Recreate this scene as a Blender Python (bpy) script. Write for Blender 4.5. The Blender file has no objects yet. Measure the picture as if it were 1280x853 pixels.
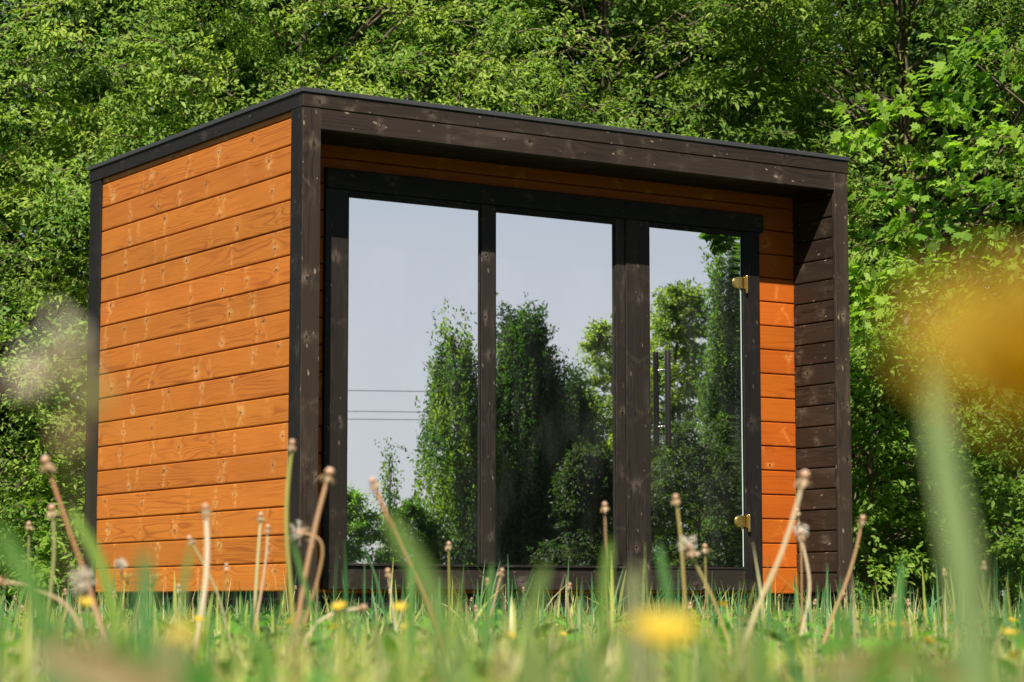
import bpy, bmesh, math, random
import numpy as np
from mathutils import Vector, Matrix
D2R = math.radians
scene = bpy.context.scene
COL = scene.collection

# ------------------------------------------------------------------ camera, sky, sun, exposure
CAM = np.array([-5.220, -9.847, 0.191]); YAW = D2R(32.9015); PITCH = D2R(6.127); FPX = 3043.4
cd = bpy.data.cameras.new('camera'); cam = bpy.data.objects.new('camera', cd); COL.objects.link(cam)
cam.location = CAM.tolist(); cam.rotation_euler = (math.pi/2 + PITCH, 0, -YAW)
cd.sensor_width = 36; cd.lens = FPX/1280*36; cd.clip_start = 0.02; cd.clip_end = 2000
cd.dof.use_dof = True; cd.dof.focus_distance = 12.0; cd.dof.aperture_fstop = 9.5; cd.dof.aperture_blades = 0
scene.camera = cam
FW = np.array([math.sin(YAW)*math.cos(PITCH), math.cos(YAW)*math.cos(PITCH), math.sin(PITCH)])
RT = np.array([math.cos(YAW), -math.sin(YAW), 0.0]); UP = np.cross(RT, FW)
def at(x, y, d):            # world point at photo pixel (1280 wide) and depth d
    return CAM + d*(FW + RT*(x-640)/FPX - UP*(y-426.5)/FPX)

SUN = np.array([0.73, 1.0, -1.357]); SUN = SUN/np.linalg.norm(SUN)      # travel direction
sd = bpy.data.lights.new('sun', 'SUN'); sun = bpy.data.objects.new('sun', sd); COL.objects.link(sun)
sd.energy = 5.0; sd.angle = D2R(0.5); sd.color = (1.0, 0.93, 0.82)
sun.rotation_euler = Vector(SUN.tolist()).to_track_quat('-Z', 'Y').to_euler(); sun.location = (-8, -10, 15)
world = bpy.data.worlds.new('World'); scene.world = world; world.use_nodes = True
wn = world.node_tree; wn.nodes.clear()
sky = wn.nodes.new('ShaderNodeTexSky'); sky.sky_type = 'NISHITA'; sky.sun_disc = False
sky.sun_elevation = math.asin(-SUN[2]); sky.sun_rotation = math.atan2(-SUN[0], -SUN[1])
sky.altitude = 0; sky.air_density = 1.0; sky.dust_density = 0.45; sky.ozone_density = 2.5
bg = wn.nodes.new('ShaderNodeBackground'); bg.inputs[1].default_value = 0.05
wo = wn.nodes.new('ShaderNodeOutputWorld')
# thin pale summer veil of high cloud over the lower sky
tcw = wn.nodes.new('ShaderNodeTexCoord'); sepw = wn.nodes.new('ShaderNodeSeparateXYZ'); wn.links.new(tcw.outputs['Generated'], sepw.inputs[0])
mrw = wn.nodes.new('ShaderNodeMapRange'); mrw.interpolation_type = 'SMOOTHSTEP'; wn.links.new(sepw.outputs[2], mrw.inputs[0])
for k_, v_ in ((1, .40), (2, .08), (3, .0), (4, .85)): mrw.inputs[k_].default_value = v_
mpw = wn.nodes.new('ShaderNodeMapping'); mpw.inputs['Scale'].default_value = (1, 1, 4); wn.links.new(tcw.outputs['Generated'], mpw.inputs[0])
nzw = wn.nodes.new('ShaderNodeTexNoise'); nzw.inputs['Scale'].default_value = 1.6; nzw.inputs['Detail'].default_value = 5; wn.links.new(mpw.outputs[0], nzw.inputs[0])
mzw = wn.nodes.new('ShaderNodeMapRange'); wn.links.new(nzw.outputs[0], mzw.inputs[0])
for k_, v_ in ((1, .35), (2, .65), (3, .78), (4, 1.0)): mzw.inputs[k_].default_value = v_
mlw = wn.nodes.new('ShaderNodeMath'); mlw.operation = 'MULTIPLY'; wn.links.new(mrw.outputs[0], mlw.inputs[0]); wn.links.new(mzw.outputs[0], mlw.inputs[1])
mxw = wn.nodes.new('ShaderNodeMix'); mxw.data_type = 'RGBA'; wn.links.new(mlw.outputs[0], mxw.inputs[0]); wn.links.new(sky.outputs[0], mxw.inputs[6]); mxw.inputs[7].default_value = (6.3, 6.5, 7.0, 1)
wn.links.new(mxw.outputs[2], bg.inputs[0]); wn.links.new(bg.outputs[0], wo.inputs[0])
scene.view_settings.view_transform = 'Standard'; scene.view_settings.look = 'None'
scene.view_settings.exposure = 1.0; scene.view_settings.gamma = 1.0
scene.view_settings.use_curve_mapping = False
cy = scene.cycles if hasattr(scene, 'cycles') else None
scene.render.engine = 'CYCLES'
scene.cycles.use_denoising = True
scene.cycles.max_bounces = 7; scene.cycles.diffuse_bounces = 3; scene.cycles.glossy_bounces = 4
scene.cycles.transmission_bounces = 4; scene.cycles.transparent_max_bounces = 6
scene.cycles.caustics_reflective = False; scene.cycles.caustics_refractive = False
scene.cycles.sample_clamp_indirect = 6

# ------------------------------------------------------------------ node helpers and materials
class NT:
    def __init__(s, name):
        s.m = bpy.data.materials.new(name); s.m.use_nodes = True; s.t = s.m.node_tree; s.t.nodes.clear()
        s.out = s.n('ShaderNodeOutputMaterial')
    def n(s, ty, **k):
        nd = s.t.nodes.new(ty)
        for a, b in k.items(): setattr(nd, a, b)
        return nd
    def put(s, sock, v):
        if isinstance(v, bpy.types.NodeSocket): s.t.links.new(v, sock)
        elif isinstance(v, (tuple, list)) and len(v) == 3 and sock.type == 'RGBA': sock.default_value = (*v, 1)
        else: sock.default_value = v
    def ma(s, op, a, b=0.0, c=0.0, clamp=False):
        nd = s.n('ShaderNodeMath', operation=op); nd.use_clamp = clamp
        s.put(nd.inputs[0], a); s.put(nd.inputs[1], b)
        if len(nd.inputs) > 2: s.put(nd.inputs[2], c)
        return nd.outputs[0]
    def mul(s, a, b): return s.ma('MULTIPLY', a, b)
    def add(s, a, b): return s.ma('ADD', a, b)
    def sub(s, a, b): return s.ma('SUBTRACT', a, b)
    def xyz(s, x, y, z):
        nd = s.n('ShaderNodeCombineXYZ'); s.put(nd.inputs[0], x); s.put(nd.inputs[1], y); s.put(nd.inputs[2], z); return nd.outputs[0]
    def noise(s, vec, scale, detail=3, rough=.5, dist=0.0):
        nd = s.n('ShaderNodeTexNoise'); s.put(nd.inputs['Vector'], vec); nd.inputs['Scale'].default_value = scale
        nd.inputs['Detail'].default_value = detail; nd.inputs['Roughness'].default_value = rough; nd.inputs['Distortion'].default_value = dist
        return nd.outputs[0]
    def mix(s, f, a, b, blend='MIX'):
        nd = s.n('ShaderNodeMix', data_type='RGBA', blend_type=blend); s.put(nd.inputs[0], f); s.put(nd.inputs[6], a); s.put(nd.inputs[7], b)
        return nd.outputs[2]
    def step(s, v, lo, hi):
        nd = s.n('ShaderNodeMapRange', interpolation_type='SMOOTHSTEP'); s.put(nd.inputs[0], v)
        s.put(nd.inputs[1], lo); s.put(nd.inputs[2], hi); return nd.outputs[0]
    def gauss(s, v, w):                  # exp(-(v/w)^2)
        q = s.ma('DIVIDE', v, w); return s.ma('EXPONENT', s.mul(s.mul(q, q), -1.0))
    def principled(s, **k):
        p = s.n('ShaderNodeBsdfPrincipled')
        for a, b in k.items(): s.put(p.inputs[a.replace('_', ' ')], b)
        return p
    def done(s, shader): s.t.links.new(shader, s.out.inputs[0]); return s.m

def wood(name, base, dark, light, knot, grain=.5, fleck=.5, rough=.5, spec=.35, tone=.25, halo_=.75, kspace=.40, chev=.8):
    t = NT(name)
    uv = t.n('ShaderNodeUVMap', uv_map='UVMap').outputs[0]; sp = t.n('ShaderNodeSeparateXYZ'); t.put(sp.inputs[0], uv)
    u, v = sp.outputs[0], sp.outputs[1]
    u2 = t.n('ShaderNodeUVMap', uv_map='Rnd').outputs[0]; sr = t.n('ShaderNodeSeparateXYZ'); t.put(sr.inputs[0], u2); rb = sr.outputs[0]; rc = sr.outputs[1]
    vo = t.n('ShaderNodeTexVoronoi', voronoi_dimensions='1D'); vo.inputs['Scale'].default_value = 1; vo.inputs['Randomness'].default_value = 1.0
    t.put(vo.inputs['W'], t.ma('DIVIDE', u, kspace))
    du = t.sub(u, t.mul(vo.outputs['W'], kspace))
    cs = t.n('ShaderNodeSeparateColor'); t.put(cs.inputs[0], vo.outputs['Color']); kr, kg, kb = cs.outputs[0], cs.outputs[1], cs.outputs[2]
    vk = t.mul(t.sub(kr, .5), .085)
    dv = t.sub(v, vk)
    r = t.ma('SQRT', t.add(t.mul(du, du), t.mul(dv, dv)))
    infl = t.gauss(du, .055)
    # cathedral grain: contours of a slow stretched noise, pushed round the knots
    push = t.mul(t.ma('DIVIDE', dv, t.add(r, .018)), t.mul(infl, .016))
    warp = t.mul(t.sub(t.noise(t.xyz(t.mul(u, 9), t.mul(v, 22), rb), 1, 2), .5), .010)
    gv = t.add(t.sub(v, push), warp)
    slow = t.noise(t.xyz(t.mul(u, .50), t.mul(gv, 11.0), t.mul(rb, 31)), 1, 1.0, .4)
    rings = t.ma('SINE', t.mul(t.add(slow, t.mul(infl, .04)), 95.0))
    rings = t.ma('POWER', t.add(t.mul(rings, .5), .5), 3.5)
    fine = t.noise(t.xyz(t.mul(u, 5), t.mul(gv, 260), t.mul(rb, 7)), 1, 4, .6)
    patch = t.step(t.noise(t.xyz(t.mul(u, .9), t.mul(v, 5), t.add(rb, 3)), 1, 2), .42, .62)
    gfac = t.mul(t.mul(rings, t.add(t.mul(patch, .85), .15)), grain)
    col = t.mix(gfac, base, dark)
    col = t.mix(t.mul(t.step(fine, .35, .75), grain*.5), col, dark)
    # pale wood round knots, in thin crooked bands across the board
    wob = t.mul(t.sub(t.noise(t.xyz(t.mul(u, 6), t.mul(v, 20), rb), 1, 2), .5), .038)
    bend = t.mul(t.mul(t.ma('ABSOLUTE', t.add(dv, t.mul(t.sub(kb, .5), .05))), t.sub(t.mul(kg, 1.7), .85)), .9)
    b1 = t.gauss(t.add(t.sub(du, bend), wob), .0105)
    b2 = t.mul(t.gauss(t.add(t.sub(du, t.mul(bend, -.8)), t.mul(wob, 1.6)), .016), .45)
    brk = t.step(t.noise(t.xyz(t.mul(u, 14), t.mul(v, 45), t.add(rb, 9)), 1, 3, .6), .36, .62)
    bands = t.mul(t.mul(t.add(b1, b2), brk), t.mul(t.add(t.mul(kg, .7), .3), chev))
    hd_ = t.ma('SQRT', t.add(t.mul(t.mul(du, du), .45), t.mul(dv, dv)))
    halo = t.mul(t.gauss(t.add(hd_, t.mul(wob, .6)), t.add(.011, t.mul(kg, .016))), t.mul(t.mul(t.step(kb, .35, .5), brk), halo_))
    col = t.mix(t.ma('MINIMUM', t.add(bands, halo), .92), col, light)
    ksz = t.add(t.mul(kb, .011), .002)
    kn = t.mul(t.sub(1.0, t.step(t.add(r, t.mul(warp, .4)), t.mul(ksz, .55), ksz)), t.step(kb, .25, .4))
    ring = t.mul(t.gauss(t.sub(r, t.mul(ksz, 1.5)), .0022), .55)
    col = t.mix(t.ma('MINIMUM', t.mul(t.add(t.mul(kn, .85), ring), t.step(kb, .25, .4)), 1.0), col, knot)
    if fleck > 0:                       # small pale resin flecks and scuffs on the dark stained boards
        fv = t.n('ShaderNodeTexVoronoi', voronoi_dimensions='2D'); fv.inputs['Scale'].default_value = 1; fv.inputs['Randomness'].default_value = 1
        t.put(fv.inputs['Vector'], t.xyz(t.add(t.mul(u, 8), t.mul(v, 9)), t.sub(t.mul(v, 15), t.mul(u, 1.5)), 0))
        fc = t.n('ShaderNodeSeparateColor'); t.put(fc.inputs[0], fv.outputs['Color'])
        fs = t.add(t.mul(t.ma('POWER', fc.outputs[0], 2.0), .13), .02)
        fl = t.sub(1.0, t.step(t.add(fv.outputs['Distance'], t.mul(t.sub(t.noise(t.xyz(t.mul(u, 60), t.mul(v, 90), 0), 1, 2), .5), .10)), t.mul(fs, .35), fs))
        col = t.mix(t.mul(t.mul(fl, t.step(fc.outputs[1], .25, .6)), fleck), col, light)
        wr = t.step(t.noise(t.xyz(t.mul(u, 2.2), t.mul(v, 14), t.mul(rb, 5)), 1, 5, .62), .5, .8)
        col = t.mix(t.mul(wr, .35), col, t.mix(.3, base, light))
    hs = t.n('ShaderNodeHueSaturation'); t.put(hs.inputs['Color'], col)
    t.put(hs.inputs['Value'], t.add(1-tone/2, t.mul(rb, tone))); t.put(hs.inputs['Hue'], t.add(.4975, t.mul(rc, .005)))
    blot = t.noise(t.xyz(t.mul(u, 3), t.mul(v, 6), rb), 1, 3)
    col = t.mix(t.mul(t.step(blot, .45, .8), .22), hs.outputs[0], dark)
    hgt = t.add(t.add(t.mul(fine, .5), t.mul(gfac, .6)), t.mul(kn, 1.2))
    bp = t.n('ShaderNodeBump'); bp.inputs['Strength'].default_value = .32; bp.inputs['Distance'].default_value = .0012; t.put(bp.inputs['Height'], hgt)
    p = t.principled(Base_Color=col, Roughness=t.add(rough-.08, t.mul(fine, .18)), Specular_IOR_Level=spec, Normal=bp.outputs[0])
    return t.done(p.outputs[0])

ORANGE = wood('orange_stained_pine', (.500, .162, .020), (.23, .052, .007), (.76, .42, .15), (.12, .036, .012), grain=.62, fleck=0, rough=.50, spec=.22, tone=.20, kspace=.36, chev=.46, halo_=.62)
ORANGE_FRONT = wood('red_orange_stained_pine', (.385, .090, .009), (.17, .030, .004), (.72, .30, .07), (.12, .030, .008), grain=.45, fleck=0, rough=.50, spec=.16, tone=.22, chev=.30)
BLACK = wood('dark_stained_timber', (.0135, .0115, .0110), (.0065, .0058, .0055), (.15, .115, .09), (.006, .005, .005), grain=.8, fleck=.40, rough=.50, spec=.16, tone=.35, halo_=.30, kspace=.29, chev=.10)
BROWN = wood('brown_stained_timber', (.0290, .0198, .0140), (.011, .0085, .0065), (.30, .23, .16), (.008, .006, .005), grain=.8, fleck=.6, rough=.48, spec=.22, tone=.35, halo_=.38, kspace=.27, chev=.10)

CHAR = wood('charcoal_stained_timber', (.0215, .0160, .0130), (.0085, .007, .0062), (.24, .19, .15), (.006, .005, .005), grain=.85, fleck=.35, rough=.48, spec=.20, tone=.3, halo_=.35, kspace=.30, chev=.07)

def plain(name, col, rough=.5, metal=0.0, spec=.5, nscale=0, var=.2, bump=0):
    t = NT(name)
    c = col; nrm = None
    if nscale:
        oc = t.n('ShaderNodeTexCoord').outputs['Object']
        nz = t.noise(oc, nscale, 4, .6)
        c = t.mix(nz, tuple(x*(1-var) for x in col), tuple(min(1, x*(1+var)) for x in col))
        if bump:
            bp = t.n('ShaderNodeBump'); bp.inputs['Strength'].default_value = bump; bp.inputs['Distance'].default_value = .003; t.put(bp.inputs['Height'], nz); nrm = bp.outputs[0]
    p = t.principled(Base_Color=c, Roughness=rough, Metallic=metal, Specular_IOR_Level=spec)
    if nrm: t.put(p.inputs['Normal'], nrm)
    return t.done(p.outputs[0])

CAPM = plain('roof_edge_sheet', (.035, .035, .038), .42, .0, .5, 14, .25, .2)
FELT = plain('roof_felt', (.05, .05, .052), .9, 0, .3, 60, .3, .5)
BRASS = plain('brass', (.72, .49, .16), .26, 1.0, .5, 40, .15)
STEEL = plain('brushed_steel', (.62, .62, .60), .25, 1.0)
HANDLE = plain('dark_metal_bar', (.035, .032, .032), .33, .6, .5)
GEDGE = plain('polished_glass_edge', (.42, .55, .48), .2, 0, .6)
CONC = plain('concrete_block', (.30, .29, .27), .9, 0, .3, 30, .25, .4)
CABLE = plain('cable', (.10, .10, .11), .6)
POLEW = plain('grey_pole_wood', (.20, .17, .14), .8, 0, .3, 8, .3, .3)

def mirror_glass(name, ripple):
    t = NT(name)
    oc = t.n('ShaderNodeTexCoord').outputs['Object']; s3 = t.n('ShaderNodeSeparateXYZ'); t.put(s3.inputs[0], oc)
    wav = t.noise(oc, 1.1, 1)
    h = t.mul(wav, .15)
    if ripple:                           # roller wave that warps the toughened door pane towards its hinge edge
        z = s3.outputs[2]; x = s3.outputs[0]
        wv = t.ma('SINE', t.mul(z, 150.0))
        amp = t.mul(t.step(x, 2.70, 2.82), .035)
        h = t.add(h, t.mul(wv, amp))
    bp = t.n('ShaderNodeBump'); bp.inputs['Strength'].default_value = .5; bp.inputs['Distance'].default_value = .0022; t.put(bp.inputs['Height'], h)
    g = t.n('ShaderNodeBsdfGlossy'); g.inputs['Roughness'].default_value = 0.0; t.put(g.inputs['Color'], (.97, .96, .96)); t.put(g.inputs['Normal'], bp.outputs[0])
    d = t.principled(Base_Color=(.012, .014, .015), Roughness=.3)
    sm = t.n('ShaderNodeMapping'); sm.inputs['Scale'].default_value = (3.5, 1, 1.2); sm.inputs['Rotation'].default_value = (0, .5, 0); t.put(sm.inputs[0], oc)
    smear = t.step(t.noise(sm.outputs[0], 1.6, 6, .62), .42, .72)
    spots = t.step(t.noise(oc, 75, 2, .5), .70, .78)
    t.put(d.inputs['Base Color'], t.mix(smear, (.03, .03, .032), (.25, .25, .24)))
    mx = t.n('ShaderNodeMixShader'); t.put(mx.inputs[0], t.add(t.add(.045, t.mul(smear, .003)), t.mul(spots, .02)))
    t.t.links.new(g.outputs[0], mx.inputs[1]); t.t.links.new(d.outputs[0], mx.inputs[2])
    return t.done(mx.outputs[0])
GLASS = mirror_glass('reflective_window_glass', False); GLASS_DOOR = mirror_glass('reflective_door_glass', True)

def leafy(name, transl=.38, rough=.42, spec=.35, gain=1.0):
    t = NT(name)
    a = t.n('ShaderNodeVertexColor', layer_name='Col').outputs[0]
    geo = t.n('ShaderNodeNewGeometry')
    c = t.mix(t.mul(geo.outputs['Backfacing'], .35), a, (.16, .24, .08))
    p = t.principled(Base_Color=c, Roughness=rough, Specular_IOR_Level=spec)
    tr = t.n('ShaderNodeBsdfTranslucent')
    tc = t.mix(1.0, a, (1.30*gain, 1.50*gain, .52*gain), 'MULTIPLY'); t.put(tr.inputs[0], tc)
    mx = t.n('ShaderNodeMixShader'); mx.inputs[0].default_value = transl
    t.t.links.new(p.outputs[0], mx.inputs[1]); t.t.links.new(tr.outputs[0], mx.inputs[2])
    return t.done(mx.outputs[0])
LEAF = leafy('leaf', .46, .50, .22, 1.25); GRASSM = leafy('grass_blade_surface', .42, .5, .3); STEMM = leafy('plant_stem', .15, .5, .35)
PETAL = leafy('petal', .35, .5, .3)

def bark(name, c1, c2):
    t = NT(name); oc = t.n('ShaderNodeTexCoord').outputs['Object']
    mp = t.n('ShaderNodeMapping'); mp.inputs['Scale'].default_value = (14, 14, 3); t.put(mp.inputs[0], oc)
    nz = t.noise(mp.outputs[0], 1.5, 5, .65); col = t.mix(t.step(nz, .35, .65), c1, c2)
    bp = t.n('ShaderNodeBump'); bp.inputs['Strength'].default_value = .7; bp.inputs['Distance'].default_value = .02; t.put(bp.inputs['Height'], nz)
    return t.done(t.principled(Base_Color=col, Roughness=.85, Specular_IOR_Level=.25, Normal=bp.outputs[0]).outputs[0])
BARK = bark('brown_bark', (.055, .038, .028), (.15, .11, .085)); BIRCHB = bark('birch_bark', (.08, .07, .06), (.55, .53, .48))

t = NT('meadow_soil'); oc = t.n('ShaderNodeTexCoord').outputs['Object']
n1 = t.noise(oc, .35, 4); n2 = t.noise(oc, 22, 5, .7)
c = t.mix(t.step(n1, .35, .65), (.035, .060, .012), (.065, .080, .020)); c = t.mix(t.step(n2, .45, .7), c, (.055, .042, .022))
bp = t.n('ShaderNodeBump'); bp.inputs['Strength'].default_value = .8; bp.inputs['Distance'].default_value = .03; t.put(bp.inputs['Height'], n2)
SOIL = t.done(t.principled(Base_Color=c, Roughness=.95, Specular_IOR_Level=.15, Normal=bp.outputs[0]).outputs[0])

# ------------------------------------------------------------------ mesh helpers
def empty(name, loc, label=None, cat=None, group=None):
    o = bpy.data.objects.new(name, None); COL.objects.link(o); o.location = tuple(float(a) for a in loc); o.empty_display_size = .1
    if label: o['label'] = label
    if cat: o['category'] = cat
    if group: o['group'] = group
    return o
def link(name, me, mat, parent=None, label=None):
    o = bpy.data.objects.new(name, me); COL.objects.link(o)
    for m in (mat if isinstance(mat, (list, tuple)) else [mat]): me.materials.append(m)
    if parent is not None: o.parent = parent
    if label: o['label'] = label
    return o
class FM:                              # accumulates polygons of equal or mixed size in numpy chunks
    def __init__(s): s.v = []; s.f = []; s.c = []; s.n = 0
    def add(s, verts, faces, cols):      # verts (n,3), faces list of (m,k) arrays, cols (n,3)
        s.v.append(np.asarray(verts, float)); s.c.append(np.asarray(cols, float)*np.ones((len(verts), 1)))
        for f in faces: s.f.append(np.asarray(f, int)+s.n)
        s.n += len(verts)
    def build(s, name, mat, parent=None, origin=(0, 0, 0), smooth=False, label=None):
        v = np.concatenate(s.v)-np.asarray(origin, float); c = np.concatenate(s.c)
        me = bpy.data.meshes.new(name); me.vertices.add(len(v)); me.vertices.foreach_set('co', v.ravel().astype(np.float32))
        loops = np.concatenate([f.ravel() for f in s.f]); sizes = np.concatenate([np.full(len(f), f.shape[1]) for f in s.f])
        starts = np.concatenate([[0], np.cumsum(sizes)[:-1]])
        me.loops.add(len(loops)); me.loops.foreach_set('vertex_index', loops.astype(np.int32))
        me.polygons.add(len(sizes)); me.polygons.foreach_set('loop_start', starts.astype(np.int32))
        try: me.polygons.foreach_set('loop_total', sizes.astype(np.int32))
        except Exception: pass
        if smooth: me.polygons.foreach_set('use_smooth', np.ones(len(sizes), bool))
        ca = me.color_attributes.new('Col', 'FLOAT_COLOR', 'POINT')
        ca.data.foreach_set('color', np.concatenate([c, np.ones((len(c), 1))], 1).ravel().astype(np.float32))
        me.update(calc_edges=True)
        return link(name, me, mat, parent, label)
def tube(fm, pts, rad, col, sides=6, cap=True):
    pts = np.asarray(pts, float); n = len(pts); rad = np.broadcast_to(np.asarray(rad, float), (n,))
    tg = np.gradient(pts, axis=0); tg /= np.linalg.norm(tg, axis=1)[:, None]+1e-9
    ref = np.array([.31, .95, .12]) if abs(tg[0] @ [.31, .95, .12]) < .9 else np.array([1., 0, 0])
    a = np.cross(tg, ref); a /= np.linalg.norm(a, axis=1)[:, None]; b = np.cross(tg, a)
    th = np.arange(sides)*2*math.pi/sides
    v = pts[:, None]+rad[:, None, None]*(np.cos(th)[None, :, None]*a[:, None]+np.sin(th)[None, :, None]*b[:, None])
    i = np.arange(n-1)[:, None]*sides; j = np.arange(sides)[None]; j2 = (j+1) % sides
    q = np.stack([i+j, i+j2, i+sides+j2, i+sides+j], -1).reshape(-1, 4)
    fs = [q]
    if cap: fs += [np.arange(sides)[None, ::-1], (n-1)*sides+np.arange(sides)[None]]
    c = np.asarray(col, float); c = np.repeat(c, sides, 0) if c.ndim == 2 else c
    fm.add(v.reshape(-1, 3), fs, c)
def ellip(fm, c, r, col, axis=None, nu=10, nv=6, rough=0, rng=None):
    th = np.arange(nu)*2*math.pi/nu; ph = np.linspace(-math.pi/2, math.pi/2, nv+1)
    v = np.stack([np.cos(ph)[:, None]*np.cos(th), np.cos(ph)[:, None]*np.sin(th), np.sin(ph)[:, None]*np.ones(nu)], -1).reshape(-1, 3)
    if rough: v = v*(1+rng.uniform(-rough, rough, (len(v), 1)))
    v = v*np.asarray(r, float)
    if axis is not None:
        z = np.asarray(axis, float); z = z/np.linalg.norm(z); x = np.cross([.3, 1, .1], z); x /= np.linalg.norm(x); y = np.cross(z, x)
        v = v[:, :1]*x+v[:, 1:2]*y+v[:, 2:]*z
    i = np.arange(nv)[:, None]*nu; j = np.arange(nu)[None]; j2 = (j+1) % nu
    fm.add(v+np.asarray(c), [np.stack([i+j, i+j2, i+nu+j2, i+nu+j], -1).reshape(-1, 4)], col)

class WB:                              # timber boards and beams with grain UVs
    seed = 1
    def __init__(s): s.bm = bmesh.new(); s.uv = s.bm.loops.layers.uv.new('UVMap'); s.rn = s.bm.loops.layers.uv.new('Rnd')
    def _next(s): WB.seed += 1; r = random.Random(WB.seed*7919); return r.uniform(0, 90), r.random(), r.random()
    def beam(s, x0, x1, y0, y1, z0, z1, axis, bev=.003):
        off, r1, r2 = s._next()
        b = bmesh.new(); bmesh.ops.create_cube(b, size=1)
        bmesh.ops.scale(b, vec=(x1-x0, y1-y0, z1-z0), verts=b.verts); bmesh.ops.translate(b, vec=((x0+x1)/2, (y0+y1)/2, (z0+z1)/2), verts=b.verts)
        if bev: bmesh.ops.bevel(b, geom=b.edges[:], offset=bev, segments=1, affect='EDGES')
        c = ((x0+x1)/2, (y0+y1)/2, (z0+z1)/2); oth = [k for k in range(3) if k != axis]
        vm = {v: s.bm.verts.new(v.co) for v in b.verts}
        for f in b.faces:
            nf = s.bm.faces.new([vm[v] for v in f.verts]); nrm = f.normal
            k = oth[0] if abs(nrm[oth[1]]) > abs(nrm[oth[0]]) else oth[1]
            for l in nf.loops:
                co = l.vert.co; l[s.uv].uv = (co[axis]+off+(7 if k == oth[0] else 0), co[k]-c[k]); l[s.rn].uv = (r1, r2)
        b.free(); return s
    def boards(s, origin, along, out, length, z0, z1, mod, first=0.0, bev=.0052, dep=.012):
        # horizontal boards on a plane: origin, unit along, unit out; seams at z0+first+k*mod
        o = Vector(origin); al = Vector(along); ou = Vector(out); zs = [z0]; z = z0+(first if first > 0 else mod)
        while z < z1-.012: zs.append(z); z += mod
        zs.append(z1)
        for a, b in zip(zs[:-1], zs[1:]):
            off, r1, r2 = s._next(); mid = (a+b)/2
            jit = random.Random(WB.seed).uniform(-.0012, .0012)
            prof = [(a, -dep), (a+.0012, -dep), (a+bev, jit-.001), (a+bev+.004, jit), (b-bev-.003, jit), (b-bev+.001, jit-.001), (b-.0006, -dep), (b, -dep)]
            rows = []
            for z, d in prof:
                rows.append([s.bm.verts.new(o+al*t_+ou*d+Vector((0, 0, z))) for t_ in (0, length)])
            for q in range(len(prof)-1):
                f = s.bm.faces.new([rows[q][0], rows[q][1], rows[q+1][1], rows[q+1][0]])
                if f.calc_center_median() is not None:
                    f.normal_update()
                    if f.normal.dot(ou) < -1e-6: f.normal_flip()
                for l in f.loops:
                    rel = l.vert.co-o; l[s.uv].uv = (rel.dot(al)+off, rel.z-mid); l[s.rn].uv = (r1, r2)
        return s
    def build(s, name, mat, parent, label=None):
        me = bpy.data.meshes.new(name); s.bm.to_mesh(me); s.bm.free(); return link(name, me, mat, parent, label)
def box_obj(name, mat, parent, *boxes, bev=.002, label=None):
    w = WB()
    for b in boxes: w.beam(*b, axis=int(np.argmax([b[1]-b[0], b[3]-b[2], b[5]-b[4]])), bev=bev)
    return w.build(name, mat, parent, label)

# ------------------------------------------------------------------ ground
def struct(o): o['kind'] = 'structure'; return o
me = bpy.data.meshes.new('ground'); bm = bmesh.new()
for a in ((-600, -600), (600, -600), (600, 600), (-600, 600)): bm.verts.new((*a, 0))
bm.faces.new(bm.verts); bm.to_mesh(me); bm.free(); struct(link('ground', me, SOIL))

# ------------------------------------------------------------------ the cabin
W, D, R = 3.295, 2.479, .353
ZC, ZS, ZF, ZT, ZB = .24, 2.478, 2.545, 2.568, 2.379
cab = empty('garden_cabin', (0, 0, 0), 'flat roofed timber cabin clad in orange boards with dark posts and a mirrored glass front', 'cabin')
CL = .012                                            # cladding set back from the posts
WB().boards((CL, .11, 0), (0, 1, 0), (-1, 0, 0), D-.11-.14, ZC, 2.49, .13).build('side_cladding', ORANGE, cab, 'sunlit orange side wall of horizontal pine boards')
WB().boards((W-CL, .09, 0), (0, 1, 0), (1, 0, 0), D-.18, ZC, 2.49, .13).build('side_cladding', ORANGE, cab, 'orange side wall facing away')
WB().boards((.09, D-CL, 0), (1, 0, 0), (0, 1, 0), W-.18, ZC, 2.49, .13).build('rear_cladding', ORANGE, cab)
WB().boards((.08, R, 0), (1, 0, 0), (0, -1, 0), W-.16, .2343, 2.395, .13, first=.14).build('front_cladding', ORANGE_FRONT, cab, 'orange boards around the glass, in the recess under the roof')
WB().boards((W-.093, .024, 0), (0, 1, 0), (-1, 0, 0), R-.024, ZC, 2.39, .1115, first=.105).build('porch_side_cladding', BROWN, cab, 'dark brown boards lining the right side of the recess')
WB().boards((.094, .04, 0), (0, 1, 0), (1, 0, 0), R-.04, ZC, 2.39, .1115).build('porch_side_cladding', BROWN, cab)
box_obj('inner_shell', BLACK, cab, (.03, .093, .02, D-.03, .2, 2.5), (W-.0815, W-.03, .096, D-.03, .2, 2.5), (.1, W-.1, D-.12, D-.03, .2, 2.5), (.1, W-.1, R+.012, R+.06, .2, 2.5), bev=0)
WB().beam(0, .094, 0, .1135, .20, ZS, 2).build('corner_post', BROWN, cab)
WB().beam(W-.0935, W, 0, .0235, .20, ZS, 2).build('corner_post', BROWN, cab)
WB().beam(W-.078, W-.002, .024, .095, .201, ZS, 2).build('corner_post', BLACK, cab, 'rear half of the far front corner post')
WB().beam(0, .094, D-.1445, D, .20, ZS, 2).build('corner_post', BLACK, cab)
WB().beam(W-.093, W, D-.12, D, .20, ZS, 2).build('corner_post', BLACK, cab)
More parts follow.
